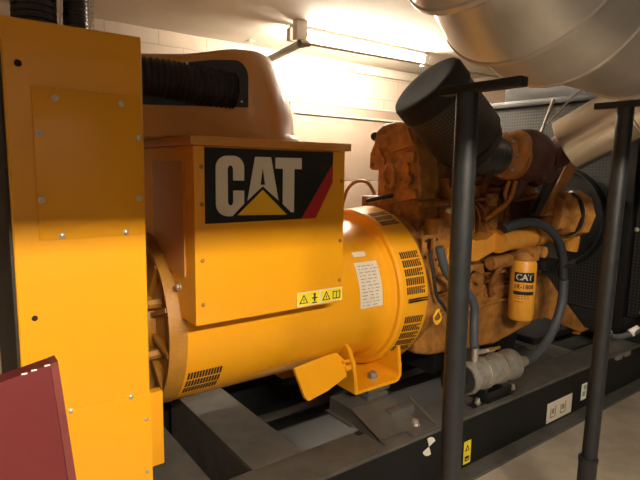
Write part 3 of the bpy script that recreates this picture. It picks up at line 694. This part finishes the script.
# oil filter
b = MB()
b.lathe((2.88, 1.78, .690), (0, 0, 1), [(0, .050), (.006, .068), (.018, .076), (.36, .076), (.37, .070), (.382, .070)], 36)
of = b.build('oil_filter', mat('filter_can_paint', (.80, .36, .035), .4), eng)
b = MB(); b.lathe((2.88, 1.78, 1.072), (0, 0, 1), [(0, .068), (.004, .084), (.028, .086), (.05, .07)], 32); b.box(2.85, 2.98, 1.80, 1.95, 1.08, 1.12, .01); b.cyl((2.86, 1.69, 1.125), (2.86, 1.80, 1.125), .032); b.cyl((2.95, 1.69, 1.12), (2.95, 1.80, 1.12), .034); b.cyl((2.62, 1.84, 1.06), (2.78, 1.82, 1.07), .04); b.build('filter_head', ENG, of)
def wrap(cx_, cy_, z0, R, ac):
    return lambda x, y: (cx_ + R * math.cos(ac + x / R), cy_ + R * math.sin(ac + x / R), z0 + y)
AC = math.atan2(-1.78, -2.88) + .12     # faces the viewer
def band(z0, z1, R, a0, a1, m_, name):
    b = MB(); n = 14
    for k in range(n):
        p, q = a0 + (a1 - a0) * k / n, a0 + (a1 - a0) * (k + 1) / n
        f = lambda a, z: (2.88 + R * math.cos(a), 1.78 + R * math.sin(a), z)
        b.prism([f(p, z0), f(q, z0), f(q, z1), f(p, z1)], (math.cos((p + q) / 2) * .0006, math.sin((p + q) / 2) * .0006, 0))
    return b.build(name, m_, of)
band(.940, 1.00, .0762, AC - .80, AC + .85, BLK, 'black_band'); band(.862, .884, .0762, AC - .80, AC + .85, BLK, 'black_band')
b = MB(); text(b, 'CAT', .052, wrap(2.88, 1.78, .970, .0774, AC)); b.build('cat_lettering', CREAM, of)
b = MB(); text(b, '1R-1808', .036, wrap(2.88, 1.78, .912, .0766, AC)); b.build('number_lettering', BLK, of)
b = MB()
for z in (.852, .840, .818): 
    f = wrap(2.88, 1.78, z, .0765, AC)
    for k in range(5):
        x0 = -.05 + k * .018
        if z < .83 and k > 2: continue
        b.prism([f(x0, 0), f(x0 + .013, 0), f(x0 + .013, .003), f(x0, .003)], (-.0004, -.0004, 0))
b.build('fine_print', BLK, of)
# belt guard arm and front drive housing
b = MB(); b.prism([(2.97, 1.72, 1.34), (3.08, 1.72, 1.34), (3.14, 1.72, 1.46), (3.27, 1.72, 1.60), (3.28, 1.72, 1.64), (3.24, 1.72, 1.665), (3.18, 1.72, 1.66), (3.06, 1.72, 1.50)], (0, .05, 0)); ga = b.build('support_arm', ENG, eng)
b = MB(); b.prism([(2.82, 1.70, 1.36), (2.87, 1.70, 1.34), (3.00, 1.70, 1.50), (3.13, 1.70, 1.66), (3.06, 1.70, 1.66), (2.94, 1.70, 1.52)], (0, .03, 0)); b.build('drive_belt', RUB, ga)
b = MB()
c0 = Vector((3.07, 1.74, 1.345))
for k, (t0, t1, r0, rot) in enumerate(((0, .05, .115, 0), (.05, .11, .14, .2), (.125, .20, .148, .1))):
    b.lathe(c0 + Vector((t0 * 1.0, -t0 * .4, 0)), (1, -.4, 0), [(0, r0 * .9), (.01, r0), (t1 - t0 - .01, r0), (t1 - t0, r0 * .9)], 8)
fd = b.build('front_drive_housing', ENG, eng)
b = MB(); b.lathe(c0 + Vector((.108, -.043, 0)), (1, -.4, 0), [(0, .135), (.018, .135)], 24); b.build('housing_gap', HOLE, fd)
b = MB()
for y, z in ((1.74, 1.39), (1.70, 1.30), (1.80, 1.35), (1.76, 1.26)): b.lathe((3.10, y, z), (-1, .1, 0), [(0, .03), (.02, .03), (.025, .018), (.05, .018)], 12)
b.build('port_boss', ENGD, fd)
b = MB(); b.box(3.14, 3.30, 1.80, 1.98, 1.18, 1.47, .02); b.build('front_gear_case', ENGD, eng)
b = MB(); b.box(3.34, 3.42, 1.97, 2.45, .88, 1.46, .02); b.lathe((3.42, 2.2, 1.1), (1, 0, 0), [(0, .16), (.06, .16), (.065, .1), (.2, .1)], 32); b.build('crank_pulley', ENGD, eng)
b = MB(); b.prism([(3.25, 1.90, .90), (3.36, 1.90, .90), (3.50, 1.90, .78), (3.98, 1.90, .408), (4.02, 1.90, .405), (4.02, 1.90, .379), (3.90, 1.90, .379), (3.90, 1.90, .395), (3.40, 1.90, .59), (3.25, 1.90, .60)], (0, .03, 0)); b.box(3.88, 4.02, 1.90, 2.0, .379, .393)
b.build('front_support', ENG, eng)
b = MB(); b.box(3.36, 3.93, 1.95, 2.4, .379, .43, .01); b.build('front_support_beam', SKID, eng)
for x, z in ((2.35, .52), (3.0, .53)): b = MB(); b.box(x, x + .2, 2.0, 2.4, .378, z); b.build('engine_mount', SKID, eng)
# fan shroud ring
b = MB(); b.lathe((3.98, 2.2, 1.25), (-1, 0, 0), [(0, .36), (.0, .40), (.10, .40), (.10, .39), (.02, .36)], 48)
for k in range(7):
    a = k * 2 * PI / 7; d = Vector((0, math.cos(a), math.sin(a))); n = Vector((.25, -math.sin(a), math.cos(a))) * .08
    c = Vector((3.80, 2.2, 1.25)); b.prism([c + d * .08 - n * .6, c + d * .34 - n, c + d * .34 + n, c + d * .08 + n * .6], (.006, 0, 0))
b.cyl((3.62, 2.2, 1.25), (3.86, 2.2, 1.25), .09); b.build('cooling_fan', BLACKP, eng)

# ================================================================== AIR FILTER (black perforated cone)
F0 = Vector((2.02, 1.86, 2.03)); F1 = Vector((2.33, 1.79, 1.74)); FD = (F1 - F0).normalized(); FL = (F1 - F0).length
af = thing('air_filter', 'black perforated air filter canister clamped to the turbocharger, tilted upward', 'filter', F1)
b = MB(); b.lathe(F0 + FD * .085, FD, [(0, .190), (.30, .190), (.33, .17)], 56); b.build('perforated_shell', MESHF, af)
CAPR = mat('dull_black_rubber', (.012, .0115, .011), .75, spec=.25)
b = MB(); b.lathe(F0 - FD * .0, FD, [(0, 0.001), (0, .135), (-.004, .172), (0.004, .190), (.018, .198), (.095, .198), (.100, .190)], 56, cap=False); b.build('end_cap', CAPR, af)
E1 = F0 + FD * .41
b = MB(); b.tube([E1, E1 + FD * .07 + Vector((.01, 0, 0)), TA - TD * .07 + Vector((-.01, 0, .01)), TA + TD * .01], lambda t: .165 - .075 * min(1, t * 1.1) if t < .9 else .09, 32, 9, .085); b.build('rubber_boot', mat('boot_rubber', (.028, .032, .032), .36), af)

# ================================================================== EXHAUST PIPE
ex = thing('exhaust_pipe', 'large bare silver exhaust pipe slanting up behind the right post', 'pipe', (2.9, 1.5, 1.75))
E0 = Vector((3.095, 1.691, 1.761)); E2 = Vector((3.197, 1.339, 1.976)); ED = (E2 - E0).normalized()
E0 = E0 + Vector((.30, .06, -.01)) * 0
b = MB(); b.lathe(E0, ED, [(.012, .0), (.012, .145), (0, .160), (.004, .165), (.56, .165)], 48, cap=False); b.build('pipe_section', STEEL, ex)
b = MB(); b.lathe(E0 + ED * .36, ED, [(0, .166), (.004, .171), (.016, .171), (.02, .166)], 48); b.build('seam_ring', STEEL, ex)
b = MB(); b.tube([(3.10, 1.70, 1.757), (3.04, 1.72, 1.71), (2.90, 1.72, 1.68)], .09, 16); b.build('turbine_outlet', MAROON, ex)

# ================================================================== BIG DUCT WITH GORED ELBOW
du = thing('round_duct', 'large round galvanised sheet metal duct with gored elbow overhead', 'duct', (1.6, .9, 1.87))
DZ = 2.168; DR, BR = .285, .42; CXb, CZb, DY = 1.53, DZ + BR, .90
rings = [('s', 5.28), ('s', 3.9), ('s', 2.95), ('s', 2.06)] + [('b', t) for t in (0, 18, 36, 58, 80)] + [('v', 0)]
def ringcd(k, v):
    if k == 's': return Vector((v, DY, DZ)), Vector((-1, 0, 0))
    if k == 'v': return Vector((CXb - BR, DY, 2.695)), Vector((0, 0, 1))
    a = math.radians(v); return Vector((CXb - BR * math.sin(a), DY, CZb - BR * math.cos(a))), Vector((-math.cos(a), 0, math.sin(a)))
for i in range(len(rings) - 1):
    (c0_, d0), (c1_, d1) = ringcd(*rings[i]), ringcd(*rings[i + 1])
    b = MB(); seg = 64; RR = []
    u = Vector((0, 1, 0))
    steps = [(0, .93), (0, 1.085), (.02, 1.095), (.06, 1.095), (.08, 1.078), (.55, 1.015), (1.0, .93)]
    if rings[i][0] == 's': steps = [(0, .97), (0, 1.045), (.02, 1.05), (.04, 1.02), (1.0, .985)]
    for t_, k_ in steps:
        c = c0_.lerp(c1_, t_); d = d0.lerp(d1, t_).normalized(); v = d.cross(u)
        RR.append([b.bm.verts.new(c + (u * math.cos(2 * PI * k / seg) + v * math.sin(2 * PI * k / seg)) * DR * k_) for k in range(seg)])
    for a_ in range(len(RR) - 1):
        for k in range(seg): b.bm.faces.new([RR[a_][k], RR[a_][(k + 1) % seg], RR[a_ + 1][(k + 1) % seg], RR[a_ + 1][k]])
    b.build('duct_section', GALV, du, smooth=16)
# ================================================================== SUPPORT POSTS
def post(x, y, ztop, label, sleeve, lean=0.0, ya=.145, yb=.21):
    t = thing('support_post', label, 'post', (x, y, 0), None)
    b = MB(); b.cyl((x + lean, y, 0.012), (x, y, ztop - .022), .030, seg=28); b.build('pole', POST, t)
    b = MB(); b.box(x - .016, x + .016, y - yb, y + ya, ztop - .024, ztop, .003); b.build('cross_bar', POST, t)
    b = MB(); b.box(x + lean - .07, x + lean + .07, y - .07, y + .07, 0, .012, .002); b.build('base_plate', POST, t)
    if sleeve:
        b = MB(); b.lathe((x + lean, y, .012), (0, 0, 1), [(0, .036), (.40, .036), (.405, .038), (.42, .038)], 28); b.build('sleeve', POST, t)
post(1.153, .91, 1.828, 'black steel post with a cross bar, in front of the engine, nearer of the two', False, .02, .085, .165)
post(2.15, .95, 1.876, 'black steel post with a lower sleeve, right of the oil filter', True, -.04, .115, .21)

# ================================================================== COOLANT HEATER
he = thing('coolant_heater', 'silver cylindrical coolant heater strapped to the skid rail behind the left post', 'heater', (2.4, 1.62, .38))
b = MB(); b.lathe((2.14, 1.62, .533), (1, 0, -.02), [(0, .07), (0, .082), (.03, .087), (.04, .078), (.37, .078), (.39, .087), (.42, .085), (.432, .066)], 40); hb = b.build('heater_body', ALU, he)
b0 = MB(); b0.lathe((2.28, 1.62, .530), (1, 0, -.02), [(0, .078), (0, .086), (.016, .086), (.016, .078)], 40); b0.build('strap', ZINC, he)
b0 = MB(); b0.lathe((2.42, 1.62, .5275), (1, 0, -.02), [(0, .078), (0, .086), (.016, .086), (.016, .078)], 40); b0.build('strap', ZINC, he)
b = MB(); b.lathe((2.05, 1.62, .533), (1, 0, -.02), [(0, .074), (.09, .074)], 32); b.build('heater_cap', BLACKP, he)
b = MB()
for x in (2.28, 2.42): b.box(x, x + .02, 1.58, 1.66, .379, .47, .002)
b.box(2.28, 2.52, 1.56, 1.70, .379, .386, .002); b.box(2.18, 2.30, 1.57, 1.62, .379, .384); b.box(2.50, 2.58, 1.58, 1.62, .379, .384); b.box(2.29, 2.51, 1.575, 1.58, .386, .43); b.build('bracket', BLACKP, he)
b0 = MB(); b0.bolt((2.24, 1.595, .385), (0, 0, 1), .013, .018); bb = b0.build('bolt', ZINC, he); again(bb, (.315, 0, 0))
b = MB(); b.cyl((2.565, 1.62, .518), (2.62, 1.62, .516), .022, seg=12); b.cyl((2.615, 1.62, .516), (2.67, 1.62, .513), .034, seg=12); b.cyl((2.665, 1.62, .512), (2.70, 1.62, .512), .028, seg=12); b.build('outlet_fitting', ZINC, he)
b = MB(); b.cyl((2.225, 1.62, .61), (2.225, 1.62, .68), .018, seg=10); b.cyl((2.225, 1.62, .655), (2.36, 1.60, .655), .012, seg=8); b.build('valve_body', ZINC, he)
b = MB(); b.box(2.31, 2.40, 1.585, 1.60, .655, .667, .002); b.build('valve_handle', BRASS, he)
b = MB(); b.cyl((2.70, 1.68, .379), (2.70, 1.68, .44), .009, seg=8); b.cyl((2.70, 1.68, .43), (2.70, 1.68, .45), .014, seg=6); 
tag(b.build('brass_fitting', BRASS), 'small brass fitting standing on the skid rail right of the coolant heater', 'fitting')
b = MB(); b.tube([(2.56, 1.72, 1.28), (2.68, 1.69, 1.315), (2.83, 1.66, 1.30), (2.98, 1.65, 1.225), (3.08, 1.65, 1.10), (3.115, 1.65, .95)], .026, 16)
h1 = tag(b.build('coolant_hose', HOSEB), 'thick black hose arching over the orange water pipe above the oil filter', 'hose')
b = MB(); b.tube([(3.118, 1.65, .94), (3.12, 1.65, .80), (3.06, 1.65, .66), (2.94, 1.64, .560), (2.80, 1.625, .518), (2.70, 1.62, .512)], .028, 16)
tag(b.build('coolant_hose', HOSE), 'blue-grey hose curving down into the right end of the coolant heater', 'hose')
b = MB(); b.tube([(2.02, 1.72, 1.22), (2.08, 1.71, 1.08), (2.20, 1.70, .99), (2.285, 1.69, .90), (2.285, 1.68, .79), (2.24, 1.64, .70), (2.226, 1.62, .675)], .023, 14)
tag(b.build('coolant_hose', HOSE), 'grey hose dropping behind the left post to the heater valve', 'hose')
b = MB(); b.box(3.08, 3.20, 1.62, 1.68, 1.02, 1.045, .004); b.box(2.98, 3.16, 1.70, 1.94, 1.00, 1.06, .01); b.box(3.10, 3.16, 1.68, 1.72, .96, 1.05, .004)
b.build('hose_bracket', BLACKP, eng)
b = MB(); b.tube([(2.0, 1.765, 1.19), (2.02, 1.75, 1.08), (2.05, 1.745, .96), (2.10, 1.74, .90), (2.20, 1.74, .78), (2.26, 1.74, .70)], .009, 10)
tag(b.build('black_cable', RUB), 'thin black cable hanging between the louvred ring and the engine', 'cable')
b = MB()
for k in range(3): b.tube([(2.10 + .01 * k, 1.78, .87), (2.075, 1.78, .83), (2.10, 1.78, .79 + .008 * k), (2.135, 1.78, .82), (2.11, 1.78, .865)], .004, 6)
tag(b.build('cable_coil', DYEL), 'small loop of yellow wire hanging beside the louvred ring', 'wire')

# ================================================================== RADIATOR GUARD
ra = thing('radiator', 'tall black radiator with perforated guards at the far end of the skid', 'radiator', (4.35, 2.2, .38))
b = MB(); b.box(4.10, 4.65, 1.30, 3.05, .379, 2.20, .006); b.build('radiator_core', SKID, ra)
b = MB()
for y0, y1 in ((1.30, 1.50), (2.02, 3.02)):
    pass
def panel(y0, y1, z0, z1, x=4.09):
    b = MB(); b.plate([(x, y1, z0), (x, y0, z0), (x, y0, z1), (x, y1, z1)], .004); return b.build('guard_panel', MESHB, ra)
panel(1.32, 1.66, .55, 2.15); panel(1.82, 2.98, .55, 2.15)
b = MB(); b.box(4.03, 4.09, 1.67, 1.81, .379, 2.2, .004); b.box(4.04, 4.09, 1.30, 3.03, 2.15, 2.20, .004); b.box(4.04, 4.09, 1.30, 3.03, .379, .55, .004); b.build('guard_frame', BLACKP, ra)
b0 = MB(); b0.bolt((4.085, 1.93, 1.75), (-1, 0, 0), .013, .012); gb = b0.build('guard_bolt', ZINC, ra)
for y, z in ((1.60, 1.75), (1.65, 1.20), (1.56, .60), (1.94, 1.15)): again(gb, (0, y - 1.93, z - 1.75))
b = MB(); b.box(4.12, 4.6, 1.35, 2.85, 2.201, 2.34, .02); b.build('header_tank', mat('grey_tank', (.035, .035, .035), .6), ra)
b = MB(); b.cyl((3.487, 2.02, 2.10), (3.38, 2.06, 1.78), .011, seg=8)
tag(b.build('stay_rod', CONDG), 'grey stay rod slanting in front of the perforated radiator guard', 'rod')
b = MB(); b.cyl((3.50, 1.85, 2.15), (3.28, 1.93, 1.92), .007, seg=8)
tag(b.build('stay_rod', ZINC), 'thin bright rod next to the upper left edge of the silver exhaust pipe', 'rod')
b = MB(); b.tube([(3.66, 1.60, .52), (3.60, 1.52, .515), (3.66, 1.45, .55), (3.72, 1.40, .60), (3.9, 1.38, .70), (4.03, 1.38, .72)], .020, 12); b.mi = 1; b.cyl((3.68, 1.63, .52), (3.65, 1.585, .52), .024, seg=12); b.cyl((3.66, 1.455, .55), (3.70, 1.42, .585), .026, seg=12)
tag(b.build('drain_hose', [HOSE, PLASTW]), 'short grey hose with white end at the foot of the radiator', 'hose')
